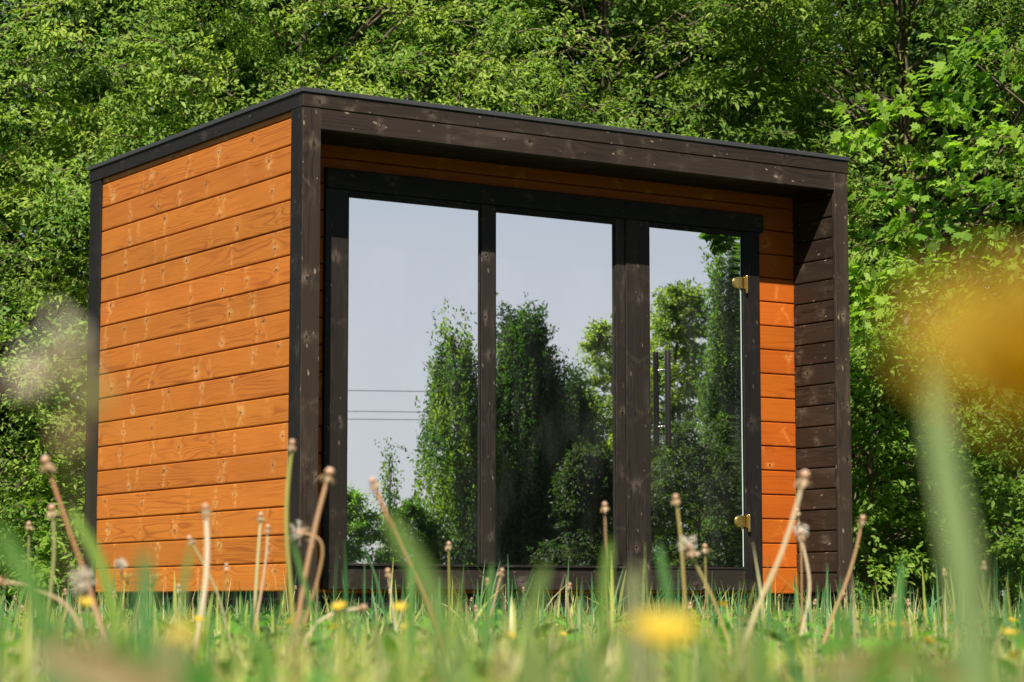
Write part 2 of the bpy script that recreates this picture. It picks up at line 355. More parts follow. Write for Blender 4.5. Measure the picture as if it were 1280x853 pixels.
# trim board on the flank of the near corner post
WB().beam(-.004, .001, .012, .1137, .21, ZS-.001, 2, bev=.001).build('corner_trim', BLACK, cab)
WB().beam(-.004, W+.004, -.004, .03, ZS, ZF, 0).build('fascia_board', BROWN, cab, 'upper front roof edge board, brown with pale knots')
WB().beam(.094, W-.093, .0, .038, ZB, ZS-.0015, 0).build('fascia_board', BROWN, cab, 'lower front roof edge board between the corner posts')
WB().beam(-.004, .03, .031, D+.004, ZS, ZF, 1).build('fascia_board', BLACK, cab, 'near black side roof edge board')
WB().beam(W-.03, W+.004, .031, D+.004, ZS, ZF, 1).build('fascia_board', BLACK, cab)
WB().beam(.031, W-.031, D-.03, D+.004, ZS, ZF, 0).build('fascia_board', BLACK, cab)
# soffit boards under the overhang
w = WB()
for k in range(4): w.beam(.094, W-.093, .041+k*.078, .041+k*.078+.075, ZB+.006, ZB+.03, 0, bev=.002)
w.build('soffit', BLACK, cab)
# roof: sheet metal edge and felt
rf = box_obj('roof', FELT, cab, (.004, W-.004, .004, D-.004, ZF-.03, ZT-.004), bev=.004)
cp = box_obj('roof_edge_strip', CAPM, cab, (-.012, W+.012, -.012, .03, ZF, ZT), (-.012, .03, .0305, D+.012, ZF, ZT), (W-.03, W+.012, .0305, D+.012, ZF, ZT), (.0305, W-.0305, D-.03, D+.012, ZF, ZT), bev=.003)
# base beams and foundation blocks
w = WB(); w.beam(.05, W-.05, .37, .45, .05, .236, 0); w.beam(.035, W-.035, D-.13, D-.04, .05, .236, 0); w.beam(.05, .13, .451, D-.131, .05, .236, 1); w.beam(W-.13, W-.05, .451, D-.131, .05, .236, 1)
w.build('base_frame', BLACK, cab)
for x in (.08, 1.5, W-.38):
    for y in (.40, D-.36): box_obj('foundation_block', CONC, cab, (x, x+.3, y, y+.25, -.02, .05), bev=.01)

# glazed front
FY = .331                                            # front face of the frame timbers
fr = WB().beam(.301, 2.979, FY-.006, R-.001, 2.1725, 2.2707, 0).build('window_frame', BLACK, cab, 'dark timber frame around the glass front')
WB().beam(.301, .4265, FY, R+.01, .2502, 2.172, 2).build('jamb', CHAR, fr)
WB().beam(2.838, 2.953, FY, R+.01, .2502, 2.172, 2).build('jamb', BLACK, fr)
WB().beam(1.186, 1.269, FY+.002, R+.01, .376, 2.1715, 2).build('mullion', CHAR, fr)
WB().beam(2.005, 2.064, FY+.003, R+.01, .376, 2.1715, 2).build('mullion', CHAR, fr)
WB().beam(2.066, 2.2205, FY-.003, R+.01, .2502, 2.172, 2).build('mullion', CHAR, fr, 'widest frame post, beside the glass door')
WB().beam(.4275, 2.0655, FY, R+.01, .2502, .362, 0).build('bottom_rail', CHAR, fr)
WB().beam(2.2215, 2.837, FY, R+.01, .2502, .362, 0).build('bottom_rail', CHAR, fr)
w = WB(); w.beam(.4275, 2.0655, FY-.012, R+.01, .3625, .3750, 0, bev=.002); w.beam(2.2215, 2.837, FY-.004, R+.01, .3625, .3750, 0, bev=.002); w.build('sill', BLACK, fr)
w = WB()
for a, b in ((.4275, 1.1855), (1.2695, 2.0045)):
    w.beam(a, b, FY+.007, R+.01, 2.139, 2.1720, 0, bev=.002)
    w.beam(a, a+.0075, FY+.009, R+.01, .3752, 2.1385, 2, bev=.002); w.beam(b-.0075, b, FY+.009, R+.01, .3752, 2.1385, 2, bev=.002)
w.beam(2.2215, 2.837, FY+.007, R+.01, 2.143, 2.1720, 0, bev=.002)
w.build('glazing_bead', BLACK, fr)
def pane(name, x0, x1, y, mat, z0=.3755, z1=2.1385, parent=None, label=None):
    m = bpy.data.meshes.new(name); b = bmesh.new(); bmesh.ops.create_cube(b, size=1)
    bmesh.ops.scale(b, vec=(x1-x0, .008, z1-z0), verts=b.verts); bmesh.ops.translate(b, vec=((x0+x1)/2, y+.004, (z0+z1)/2), verts=b.verts)
    b.to_mesh(m); b.free(); return link(name, m, mat, parent, label)
pane('window_pane', .4345, 1.1785, R-.004, GLASS, parent=fr, label='left fixed pane mirroring sky, cables and bushes')
pane('window_pane', 1.2765, 1.9975, R-.004, GLASS, parent=fr, label='middle fixed pane mirroring dark birches')
dr = pane('glass_door', 2.2255, 2.829, .345, GLASS_DOOR, z0=.378, z1=2.1415, parent=cab, label='frameless mirrored glass door with brass hinges')
box_obj('glass_edge', GEDGE, dr, (2.8293, 2.8335, .343, .354, .378, 2.1415), bev=.0005)
fm = FM(); blk = (.03, .03, .03)
hx = 2.304
tube(fm, [(hx, .293, z) for z in (1.000, 1.004, 1.49, 1.494)], [.0145, .0155, .0155, .0145], blk, 16)
h = fm.build('door_handle', HANDLE, dr, smooth=True)
m = h.modifiers.new('e', 'EDGE_SPLIT'); m.split_angle = D2R(50)
for z in (1.395, 1.100):
    fm = FM(); tube(fm, [(hx, .296, z), (hx, .3445, z)], .0058, blk, 10); tube(fm, [(hx, .3405, z), (hx, .3448, z)], .008, blk, 14)
    fm.build('handle_standoff', STEEL, dr)
for z in (1.892, .618):
    b = bmesh.new()
    def cyl(c, r, dpt, mtx, seg=24):
        q = bmesh.ops.create_cone(b, cap_ends=True, segments=seg, radius1=r, radius2=r, depth=dpt, matrix=Matrix.Translation(c) @ mtx)
    rx = Matrix.Rotation(math.pi/2, 4, 'X')
    cyl((2.812, .3395, z), .030, .010, rx)
    for (x0, x1, y0, y1, z0, z1) in ((2.812, 2.842, .3345, .3447, z-.030, z+.030), (2.842, 2.850, .319, .331, z-.034, z+.034)):
        g = bmesh.ops.create_cube(b, size=1)['verts']; bmesh.ops.scale(b, vec=(x1-x0, y1-y0, z1-z0), verts=g); bmesh.ops.translate(b, vec=((x0+x1)/2, (y0+y1)/2, (z0+z1)/2), verts=g)
    cyl((2.853, .318, z-.006), .0085, .084, Matrix.Identity(4), 16)
    cyl((2.853, .318, z-.052), .0062, .010, Matrix.Identity(4), 16)
    m = bpy.data.meshes.new('hinge'); b.to_mesh(m); b.free(); ho = link('hinge', m, BRASS, dr)
    md = ho.modifiers.new('bevel', 'BEVEL'); md.width = .0012; md.segments = 2

# ------------------------------------------------------------------ foliage
LOBED = np.array([(0, 0, 0), (.14, -.07, .0), (.16, -.22, -.03), (.34, -.20, .01), (.46, -.40, -.05), (.60, -.25, .0), (.80, -.34, -.06), (.82, -.12, -.02), (1.05, 0, -.08),
                  (.82, .12, -.02), (.80, .34, -.06), (.60, .25, .0), (.46, .40, -.05), (.34, .20, .01), (.16, .22, -.03), (.14, .07, .0)], float)
LOBF = [(0, 1, 3), (1, 2, 3), (0, 3, 5), (3, 4, 5), (0, 5, 7), (5, 6, 7), (0, 7, 8), (0, 8, 9), (0, 9, 11), (9, 10, 11), (0, 11, 13), (11, 12, 13), (0, 13, 15), (13, 14, 15)]
OVAL = np.array([(0, 0, 0), (.30, -.22, .05), (.66, -.18, .03), (1.08, 0, -.09), (.66, .18, .03), (.30, .22, .05)], float)
OVALF = [(0, 1, 2, 3), (0, 3, 4, 5)]
def leaves(fm, P, dirs, nrm, size, cols, shape='oval'):
    T, F = (LOBED, LOBF) if shape == 'lobed' else (OVAL, OVALF)
    n = len(P); x = dirs/np.linalg.norm(dirs, axis=1)[:, None]
    y = np.cross(nrm, x); y /= np.linalg.norm(y, axis=1)[:, None]+1e-9; z = np.cross(x, y)
    v = P[:, None]+size[:, None, None]*(T[None, :, :1]*x[:, None]+T[None, :, 1:2]*y[:, None]+T[None, :, 2:]*z[:, None])
    F = np.array(F); f = (np.arange(n)[:, None, None]*len(T)+F[None]).reshape(-1, F.shape[1])
    fm.add(v.reshape(-1, 3), [f], np.repeat(cols, len(T), 0))
def unit(a): return a/(np.linalg.norm(a, axis=-1, keepdims=True)+1e-9)

def spray(rng, centers, outs, nper, rad, lsz, base, tip, cvar, droop=.25, twigs=7, twm=None):
    """leafy sprays: twigs fan out from each centre, leaves set along each twig"""
    n = len(centers)
    tw = unit(outs[:, None]*.75+rng.normal(0, .62, (n, twigs, 3))*np.array([1, 1, .38]))
    L = rad[:, None]*rng.uniform(.55, 1.25, (n, twigs))
    m = max(2, int(nper/twigs)); s = rng.uniform(.12, 1.05, (n, twigs, m))
    P = centers[:, None, None]+tw[:, :, None]*(L[:, :, None]*s)[..., None]
    P[..., 2] -= droop*(L[:, :, None]*s)*s
    P = P+rng.normal(0, .022, P.shape)
    side = rng.normal(0, 1, P.shape)
    dr_ = unit(tw[:, :, None]*.8+side*.6+np.array([0, 0, -.35]))
    nr = unit(np.array([0, 0, .85])+outs[:, None, None]*.80+rng.normal(0, .50, P.shape))
    sz = lsz*rng.uniform(.65, 1.25, P.shape[:3])
    cc = (rng.random((n, 1, 1, 1))*cvar+rng.random((n, twigs, 1, 1))*.25*cvar+rng.random((*P.shape[:3], 1))*.6*cvar)
    cc = np.clip(cc/1.6, 0, 1)
    cols = np.array(base)*(1-cc)+np.array(tip)*cc
    cols = cols*rng.uniform(.82, 1.15, (*P.shape[:3], 1))
    if twm is not None:
        for i in range(n):
            if rng.random() < .5:
                for k in range(0, twigs, 2):
                    e = centers[i]+tw[i, k]*L[i, k]; e = e-[0, 0, droop*L[i, k]*.8]
                    tube(twm, [centers[i], (centers[i]+e)/2+[0, 0, .02], e], [.006, .004, .002], (.1, .07, .05), 3, False)
    return P.reshape(-1, 3), dr_.reshape(-1, 3), nr.reshape(-1, 3), sz.ravel(), cols.reshape(-1, 3)

def lateral(d, L, mirrored=False):   # ground position at forward distance d, sideways L
    if not mirrored:
        p = CAM+d*np.array([math.sin(YAW), math.cos(YAW), 0])+L*RT
    else:
        p = np.array([CAM[0], 2*R-CAM[1], 0])+d*np.array([math.sin(YAW), -math.cos(YAW), 0])+L*np.array([math.cos(YAW), math.sin(YAW), 0])
    return np.array([p[0], p[1], 0.0])

def vnoise(x, y, s, seed=0):
    r = np.random.default_rng(seed); tb = r.random((64, 64)); X = x*s; Y = y*s; i = np.floor(X).astype(int); j = np.floor(Y).astype(int); fx = X-i; fy = Y-j
    fx = fx*fx*(3-2*fx); fy = fy*fy*(3-2*fy); g = lambda a, b: tb[a % 64, b % 64]
    return (g(i, j)*(1-fx)+g(i+1, j)*fx)*(1-fy)+(g(i, j+1)*(1-fx)+g(i+1, j+1)*fx)*fy
def tree(name, label, cat, group, pos, H, Rc, seed, pads=340, nper=84, lsz=.062, base=(.045, .095, .012), tip=(.15, .22, .022), shape='oval', z0=.04, prof=.55,
         trunk_r=None, extra=None, padr=.42, face=None, bk=BARK, cvar=1.0, droop=.25, lean=(0, 0), zview=99, inner=.55, clump=0.0):
    rng = np.random.default_rng(seed); root = empty(name, pos, label, cat, group)
    tr = trunk_r or .0095*H
    zs = np.linspace(0, .93*H, 12); ph = rng.uniform(0, 6, 2)
    tp = np.stack([.12*np.sin(zs*.9+ph[0])*zs/H+lean[0]*zs/H, .12*np.sin(zs*.8+ph[1])*zs/H+lean[1]*zs/H, zs], 1)
    tw = FM(); tube(tw, tp, tr*(1-zs/H*.86)*np.where(zs < .1, 1.35, 1), (.1, .07, .05), 10)
    # pads of foliage over a lumpy crown
    N = pads*4; t_ = z0+(1-z0)*rng.random(N)**.9; az = rng.uniform(-math.pi, math.pi, N)
    kv = (t_*H < zview) | (rng.random(N) < .35); t_, az = t_[kv], az[kv]; N = len(t_)
    if face is not None:                # more sprays on the side the picture looks at
        keep = (np.cos(az-face) > -.15) | (rng.random(N) < .3); t_, az = t_[keep], az[keep]
    t_, az = t_[:pads], az[:pads]; n = len(t_)
    pr = np.sin(np.clip((t_-z0)/(1-z0), 0, 1)**prof*math.pi*.97+.03)**.62
    lump = 1+.16*np.sin(3*az+ph[0]+t_*5)+.13*np.sin(5*az-ph[1]*2-t_*9)+.10*np.sin(t_*21+2*az)
    rho = Rc*pr*lump*(1-inner*rng.random(n)**2.0)
    if clump > 0:                       # boughs with dark gaps between them
        X = rho*np.cos(az)+pos[0]; Y = rho*np.sin(az)+pos[1]
        f_ = vnoise(X+40+.5*Y, t_*H*1.7+20, 1.25, seed)*.6+vnoise(Y+60-.4*X, t_*H*1.9+33, 1.9, seed+1)*.4
        k_ = f_ > np.quantile(f_, clump); t_, az, rho = t_[k_], az[k_], rho[k_]; n = len(t_)
    axis = np.stack([np.interp(t_*H, zs, tp[:, 0]), np.interp(t_*H, zs, tp[:, 1])], 1)
    C_ = np.stack([axis[:, 0]+rho*np.cos(az), axis[:, 1]+rho*np.sin(az), t_*H+rng.normal(0, .06, n)], 1)
    if extra is not None: C_ = np.concatenate([C_, np.asarray(extra)-pos]); 
    n = len(C_); C_[:, 2] = np.maximum(C_[:, 2], .12)
    outs = unit(np.stack([C_[:, 0], C_[:, 1], .25*np.ones(n)*Rc], 1))
    rad = padr*rng.uniform(.6, 1.3, n)
    for i in rng.permutation(n)[:min(int(n*.42), 95)]:
        e = C_[i]; zt = max(.25, e[2]-rng.uniform(.35, .8)*np.hypot(e[0], e[1])); zt = min(zt, .9*H)
        b = np.array([np.interp(zt, zs, tp[:, 0]), np.interp(zt, zs, tp[:, 1]), zt]); s = np.linspace(0, 1, 6)[:, None]
        mid = (b+e)/2+rng.normal(0, .10, 3)+[0, 0, .08]
        pts = (1-s)**2*b+2*s*(1-s)*mid+s**2*e; pts[1:-1] += rng.normal(0, .025, (4, 3))
        r0 = min(tr*.4, .007+.009*np.linalg.norm(e-b)/2); tube(tw, pts, np.linspace(r0, .004, 6), (.1, .07, .05), 5, False)
    a = spray(rng, C_, outs, nper, rad, lsz, base, tip, cvar, droop, 7, tw)
    cr = FM(); keep = a[0][:, 2] > .03; leaves(cr, *[q[keep] for q in a], shape=shape)
    tw.build('trunk', bk, root, smooth=True); cr.build('crown', LEAF, root)
    return root

def birch(label, pos, H, Rc, seed, strands=260, group=None, lsz=.066, base=(.034, .105, .020), tip=(.17, .25, .05), dens=1.3, up=.0):
    rng = np.random.default_rng(seed); root = empty('birch_tree', pos, label, 'tree', group)
    zs = np.linspace(0, H*.97, 12); tp = np.stack([.1*np.sin(zs*.7+seed)*zs/H, .1*np.cos(zs*.6+seed)*zs/H, zs], 1)
    tw = FM(); tube(tw, tp, .05*(1-zs/H*.85), (.5, .5, .5), 8)
    t_ = rng.uniform(.18, 1.0, strands); az = rng.uniform(0, 2*math.pi, strands)
    pr = (1.06-t_)**.50*np.minimum(1, .45+t_*1.6)*(1+.2*np.sin(3*az+seed)+.15*np.sin(t_*17+az))
    rho = Rc*pr*(1-.6*rng.random(strands)**1.6)*rng.uniform(.66, 1.26, strands)
    S = np.stack([rho*np.cos(az), rho*np.sin(az), t_*H], 1)
    P = []; Dd = []
    for i in range(strands):
        b = np.array([0, 0, max(.3, S[i, 2]-rho[i]*1.3)]); mid = (b+S[i])/2+[0, 0, .12]
        s = np.linspace(0, 1, 5)[:, None]
        tube(tw, (1-s)**2*b+2*s*(1-s)*mid+s**2*S[i], np.linspace(.014, .004, 5), (.2, .15, .1), 3, False)
        L = min(rng.uniform(.35, 1.15)*(1.1-up), max(.15, S[i, 2]-.1)); k = int(L*60*dens); q = np.linspace(0, 1, k)
        o = np.array([math.cos(az[i]), math.sin(az[i])])*rng.uniform(.05, .30)
        pts = S[i]+np.stack([o[0]*q, o[1]*q, -L*q**1.25+up*q], 1)+rng.normal(0, .035, (k, 3))
        # short side shoots above the arch
        k2 = int(22*dens); q2 = rng.random((k2, 1)); ln = rng.uniform(.4, 1.2)+(rng.uniform(.6, 1.5) if rng.random() < .12 else 0); pts2 = S[i]+np.array([o[0]*.8, o[1]*.8, .34])*q2*ln+rng.normal(0, .035, (k2, 3))
        P += [pts, pts2]; Dd += [np.tile([o[0], o[1], -.9], (k, 1)), np.tile([o[0], o[1], .5], (k2, 1))]
    P = np.concatenate(P); Dd = unit(np.concatenate(Dd)+rng.normal(0, .45, P.shape)); nr = unit(rng.normal(0, 1, P.shape)+[0, 0, .5])
    c = np.clip(rng.random((len(P), 1))*.5+1.1*(vnoise(P[:, 0]+P[:, 1]+30, P[:, 2]+7, 2.6, seed)[:, None]-.28), 0, 1); cols = np.array(base)*(1-c)+np.array(tip)*c
    cr = FM(); leaves(cr, P, Dd, nr, lsz*rng.uniform(.7, 1.3, len(P)), cols)
    tw.build('trunk', BIRCHB, root, smooth=True); cr.build('crown', LEAF, root); return root

# tree belt behind the cabin
back = math.atan2(-math.cos(YAW), -math.sin(YAW))     # azimuth facing the camera
G = 'trees in the belt behind the cabin'
tree('linden_tree', 'tall yellow green leafy tree at far left behind the cabin', 'tree', G, lateral(19.2, -4.4), 8.2, 2.9, 11, face=back, base=(.042, .135, .028), tip=(.29, .385, .075), lsz=.043, padr=.42, pads=1850, nper=126, clump=.32, zview=5.6)
tree('linden_tree', 'light green leafy tree rising behind the left end of the cabin', 'tree', G, lateral(18.8, -1.6), 8.0, 2.3, 12, face=back, base=(.042, .135, .028), tip=(.33, .40, .078), lsz=.045, padr=.42, pads=1600, nper=126, clump=.32, zview=5.6)
tree('maple_tree', 'darker green tree above the middle of the roof', 'tree', G, lateral(20.0, .8), 8.4, 2.4, 13, face=back, base=(.026, .080, .018), tip=(.20, .29, .048), lsz=.048, pads=1500, nper=126, clump=.36, zview=5.6)
tree('maple_tree', 'green tree above the right end of the roof', 'tree', G, lateral(19.2, 3.1), 8.0, 2.3, 14, face=back, base=(.034, .105, .020), tip=(.27, .35, .060), lsz=.047, pads=1450, nper=126, clump=.32, zview=5.6)
tree('maple_tree', 'green tree at the far right edge behind the near oak', 'tree', G, lateral(19.6, 6.4), 8.2, 2.1, 15, face=back, base=(.034, .110, .018), tip=(.26, .33, .045), lsz=.054, pads=1100, nper=105, clump=.32, zview=5.6)
BL = ['dark tree beyond the far left edge of the belt', 'dark tree deep behind the left linden', 'dark tree deep behind the two lindens', 'dark tree deep behind the middle maple', 'dark tree deep behind the right end of the roof', 'dark tree deep behind the near oak', 'dark tree beyond the far right edge of the belt',
      'dense dark tree rearmost at the left', 'dense dark tree rearmost left of the middle', 'dense dark tree rearmost right of the middle', 'dense dark tree rearmost at the right']
for k, (L, d_, s) in enumerate(((-7.6, 20.5, 21), (-4.4, 23.0, 22), (-2.0, 23.4, 27), (.3, 23.4, 23), (2.6, 23.8, 24), (5.4, 23.6, 25), (9.8, 21.5, 26), (-4.5, 27, 28), (-1.2, 27, 29), (2.2, 27, 30), (6.0, 27, 32))):
    tree('background_tree', BL[k], 'tree', G, lateral(d_, L), 9.0, 2.6, s, pads=620, nper=84, zview=7, lsz=.115, inner=.8, base=(.016, .052, .012), tip=(.085, .16, .03), face=back, padr=.5)
hg = empty('hedge', lateral(29.5, 0), 'low dark hedge seen through the gaps under the tree belt', 'hedge')
r3 = np.random.default_rng(77); n = 26000; L_ = r3.uniform(-9, 11, n); d_ = r3.uniform(29, 30.5, n); P_ = CAM+d_[:, None]*np.array([math.sin(YAW), math.cos(YAW), 0])+L_[:, None]*RT
P_[:, 2] = 2.3*r3.random(n)*(.8+.3*np.sin(L_*1.3)); hf = FM(); leaves(hf, P_, r3.normal(0, 1, (n, 3)), unit(r3.normal(0, .8, (n, 3))+[-.3, -.5, .5]), np.full(n, .19), np.array([.022, .062, .012])*r3.uniform(.6, 1.6, (n, 1)))
hf.build('foliage', LEAF, hg, origin=lateral(29.5, 0))
# the near oak on the right
px = [(1110, 170, 15.0), (1150, 130, 15), (1205, 150, 14.8), (1250, 110, 14.6), (1240, 200, 14.6), (1160, 235, 14.9), (1110, 300, 15), (1150, 340, 14.8), (1200, 330, 14.6), (1250, 300, 14.5), (1275, 330, 14.5),
      (1255, 240, 14.4), (1100, 385, 15), (1215, 375, 14.6), (1265, 380, 14.6), (1140, 290, 15), (1090, 345, 15.1), (1275, 170, 14.5), (1220, 80, 14.8), (1270, 60, 14.5), (1180, 290, 15.3), (1230, 270, 15.2), (1120, 350, 15.2)]
tree('oak_tree', 'bright green oak with lobed leaves reaching in from the right edge', 'tree', None, lateral(15.4, 5.9), 7.0, 1.9, 31, pads=300, nper=96, lsz=.082, base=(.060, .165, .022), tip=(.27, .40, .050), shape='lobed', z0=.33,
     extra=[at(*p) for p in px], padr=.40, trunk_r=.13)
# shrubs under the trees
sh = [(16.3, 2.35, 1.9, .55, 41, 'rounded green shrub just right of the cabin, under the near oak'), (16.6, 3.7, 1.6, .62, 42, 'pale green shrub at the right edge under the oak'), (17.6, -4.3, 1.6, .8, 43, 'leafy shrub at the left edge of the lawn'),
      (16.8, -2.9, 1.3, .6, 44, 'low shrub beside the left rear corner of the cabin'), (17.2, 3.0, 1.9, .6, 45, 'darker shrub between the two right hand shrubs')]
for d_, L, hh, rr, s, lb in sh:
    tree('shrub', lb, 'shrub', None, lateral(d_, L), hh, rr, s, pads=130, nper=84, lsz=.052, base=(.055, .140, .022), tip=(.23, .34, .05), padr=.26, z0=.05, trunk_r=.02)

# trees that stand beside the lawn and show in the glass
def mp(x, d_): return lateral(d_, (x-640)/FPX*d_, True)
def hh(y, d_): return CAM[2]+(753-y)/FPX*d_
G2 = None
birch('slim weeping birch mirrored between the left and middle panes', mp(574, 42), hh(424, 42), .86, 51, 300)
birch('large dark weeping birch mirrored in the middle pane', mp(652, 43), hh(402, 43), 1.05, 52, 760, base=(.014, .050, .014), tip=(.075, .15, .034))
birch('shorter dark birch mirrored at the right of the middle pane', mp(712, 44), hh(478, 44), .9, 59, 420, base=(.014, .050, .012), tip=(.06, .13, .025))
tree('lime_tree', 'yellow green tree mirrored at the right edge of the middle pane', 'tree', None, mp(765, 46), hh(414, 46), 1.0, 53, pads=470, nper=84, lsz=.08, base=(.06, .14, .02), tip=(.30, .38, .06), clump=.2, padr=.34, z0=.1)
tree('lime_tree', 'round topped yellow green tree mirrored in the door', 'tree', None, mp(846, 45), hh(364, 45), .80, 54, pads=470, nper=84, lsz=.08, base=(.06, .14, .02), tip=(.30, .38, .06), clump=.2, padr=.36, z0=.1)
birch('tall feathery birch mirrored by the door hinges', mp(912, 40), hh(318, 40), .55, 55, 300, base=(.035, .09, .018), tip=(.13, .22, .05))
tree('hedge_bush', 'dark bush mirrored low in the door', 'bush', None, mp(872, 38), hh(540, 38), 1.1, 56, pads=420, nper=84, lsz=.07, base=(.014, .042, .012), tip=(.07, .12, .02), clump=.3, padr=.3)
tree('hedge_bush', 'dark bush mirrored low in the middle pane', 'bush', None, mp(738, 39.5), hh(575, 39.5), .62, 60, pads=330, nper=84, lsz=.07, base=(.012, .036, .010), tip=(.05, .09, .018), clump=.3, padr=.3)
tree('hedge_bush', 'bright green bush mirrored in the lower left of the left pane', 'bush', None, mp(440, 38), hh(622, 38), .62, 57, pads=240, nper=84, lsz=.06, base=(.06, .16, .02), tip=(.20, .36, .04), padr=.28)
tree('hedge_bush', 'mid green bush mirrored beside the slim birch', 'bush', None, mp(515, 41), hh(638, 41), .5, 58, pads=200, nper=84, lsz=.06, base=(.03, .09, .016), tip=(.12, .24, .04), padr=.26)
birch('thin young sapling mirrored in the left pane', mp(487, 40), hh(572, 40), .20, 61, 46, lsz=.055, dens=.5)
ex = [mp(915, 20)+[0, 0, hh(296, 20)], mp(904, 20)+[0, 0, hh(288, 20)]]
tree('oak_tree', 'oak whose hanging sprig is mirrored at the top of the door', 'tree', None, mp(1180, 20), 6.5, 1.35, 62, pads=150, nper=56, lsz=.10, shape='lobed', base=(.030, .080, .010), tip=(.11, .20, .02), z0=.3, extra=ex, padr=.14)

# unseen tall trees added to block low sky light, to the left of and behind the photographer, and past the mirrored group
for k, (x, y, h_, r_) in enumerate(((-22, 12, 13, 4.2), (-26, 3, 14, 4.6), (-28, -7, 15, 4.8), (-28, -16, 15, 4.8), (-25, -25, 16, 5), (-19, -32, 16, 5), (-11, -37, 16, 5), (-2, -40, 16, 4.8), (21, -9, 9, 4.2), (24, -1, 13, 4.6), (22, 7, 13, 4.4), (6, -45, 14, 4.8), (13, -47, 14, 4.4), (26, -15, 11, 3.4))):
    tree('background_tree', 'tall unseen tree added to block sky light, ' + ['first', 'second', 'third', 'fourth', 'fifth', 'sixth', 'seventh', 'eighth', 'ninth', 'tenth', 'eleventh', 'twelfth', 'thirteenth', 'fourteenth'][k] + ' of the ring', 'tree', 'unseen trees added around the clearing to block sky light', np.array([x, y, 0.]), h_, r_, 70+k, pads=170, nper=63, lsz=.42, base=(.030, .07, .012), tip=(.08, .13, .02), padr=1.3, trunk_r=.2)

# overhead cables and their poles, far behind the camera
GC = 'overhead cables mirrored in the left pane'
pl = [mp(640, 90)+[0, 0, 0]+np.array([math.cos(YAW), math.sin(YAW), 0])*L for L in (-26, 26)]
for i, (y0, lb) in enumerate(((488, 'uppermost thin cable mirrored in the left pane'), (514, 'middle thin cable mirrored in the left pane'), (523, 'lowest thin cable mirrored in the left pane'))):
    z = hh(y0, 90); s = np.linspace(0, 1, 40)[:, None]
    pts = pl[0]*(1-s)+pl[1]*s; pts[:, 2] = z+.55*((2*s[:, 0]-1)**2-.1)
    if i == 2: pts[:, :2] += np.array([math.sin(YAW), -math.cos(YAW)])*.3
    fm = FM(); tube(fm, pts, .014, (.1, .1, .1), 6)
    o = fm.build('overhead_cable', CABLE, None); o['label'] = lb; o['category'] = 'cable'; o['group'] = GC
for p in pl:
    root = empty('utility_pole', p, 'wooden utility pole at the ' + ('western' if p is pl[0] else 'eastern') + ' end of the mirrored cables', 'pole', 'poles carrying the cables')
    fm = FM(); tube(fm, [(0, 0, 0), (0, 0, 5), (0, 0, 9.2)], [.15, .13, .10], (.2, .2, .2), 12); fm.build('pole', POLEW, root)
    w = WB(); w.beam(-.9, .9, -.05, .05, hh(488, 90)+.30, hh(488, 90)+.42, 0); w.beam(-.5, .5, -.05, .05, hh(523, 90)+.36, hh(523, 90)+.46, 0); w.build('crossarm', POLEW, root)

# ------------------------------------------------------------------ grass
rng = np.random.default_rng(5)
def blades(fm, base, h, wd, az, lean, cols, tipc, seg=4, curl=1.8):
    n = len(base); s = np.linspace(0, 1, seg+1)
    dirx = np.stack([np.cos(az), np.sin(az), np.zeros(n)], 1); sx = np.stack([-np.sin(az), np.cos(az), np.zeros(n)], 1)
    ctr = base[:, None]+dirx[:, None]*(lean*h)[:, None, None]*(s**curl)[None, :, None]+np.array([0, 0, 1.0])*(h[:, None]*(s-.28*np.clip(lean, 0, 1.6)[:, None]*s**3))[..., None]
    ww = (wd[:, None]*np.interp(s, [0, .35, .75, 1], [.75, 1, .72, .06])[None])[..., None]*.5
    tws = (rng.uniform(-1, 1, n)[:, None]*s)[..., None]; sd_ = sx[:, None]*np.cos(tws)+dirx[:, None]*np.sin(tws)
    v = np.stack([ctr-sd_*ww, ctr+sd_*ww], 2).reshape(-1, 3)
    k = (seg+1)*2; q = np.array([[2*i, 2*i+1, 2*i+3, 2*i+2] for i in range(seg)])
    f = (np.arange(n)[:, None, None]*k+q[None]).reshape(-1, 4)
    cc = cols[:, None]*(1-s[None, :, None])+tipc[:, None]*s[None, :, None]
    fm.add(v, [f], np.repeat(cc.reshape(-1, 3), 2, 0))
def field(n, d0, d1, spread, hmin, hmax, wmul=1.0, wide=0):
    u = rng.random(n); d_ = np.sqrt(d0**2+(d1**2-d0**2)*u); L = rng.uniform(-1, 1, n)*(spread*d_+wide)
    p = CAM[None]+d_[:, None]*np.array([math.sin(YAW), math.cos(YAW), 0])+L[:, None]*RT; p[:, 2] = -.005
    inside = (p[:, 0] > .03) & (p[:, 0] < W-.03) & (p[:, 1] > .10) & (p[:, 1] < D-.05); p = p[~inside]; d_ = d_[~inside]
    cl = vnoise(p[:, 0]+50, p[:, 1]+50, 2.6, 1)*.6+vnoise(p[:, 0]+50, p[:, 1]+50, 8, 2)*.4
    n = len(p); h = (hmin+(hmax-hmin)*rng.random(n)**1.4)*(.55+.8*cl)
    lean = np.abs(rng.normal(.35, .50, n)); az = rng.uniform(0, 2*math.pi, n)
    t_ = np.clip(vnoise(p[:, 0]+9, p[:, 1]+70, 1.7, 3)*.55+rng.random(n)*.7-.05, 0, 1.2)[:, None]
    g1 = np.array([.115, .205, .035]); g2 = np.array([.54, .53, .14]); c = g1*(1-t_)+g2*t_
    dry = rng.random(n) < (.13+.30*vnoise(p[:, 0]+20, p[:, 1]+5, 1.1, 4)); c[dry] = np.array([.62, .52, .32])*rng.uniform(.6, 1.1, (dry.sum(), 1))
    blue = rng.random(n) < .12; c[blue] = np.array([.060, .19, .075])
    tc = c*1.15; tc[(rng.random(n) < .2)] = (.30, .24, .11)
    wd = (.0024+.0052*rng.random(n)**2.2)*wmul
    return p, h, wd, az, lean, c, tc
gm = FM()
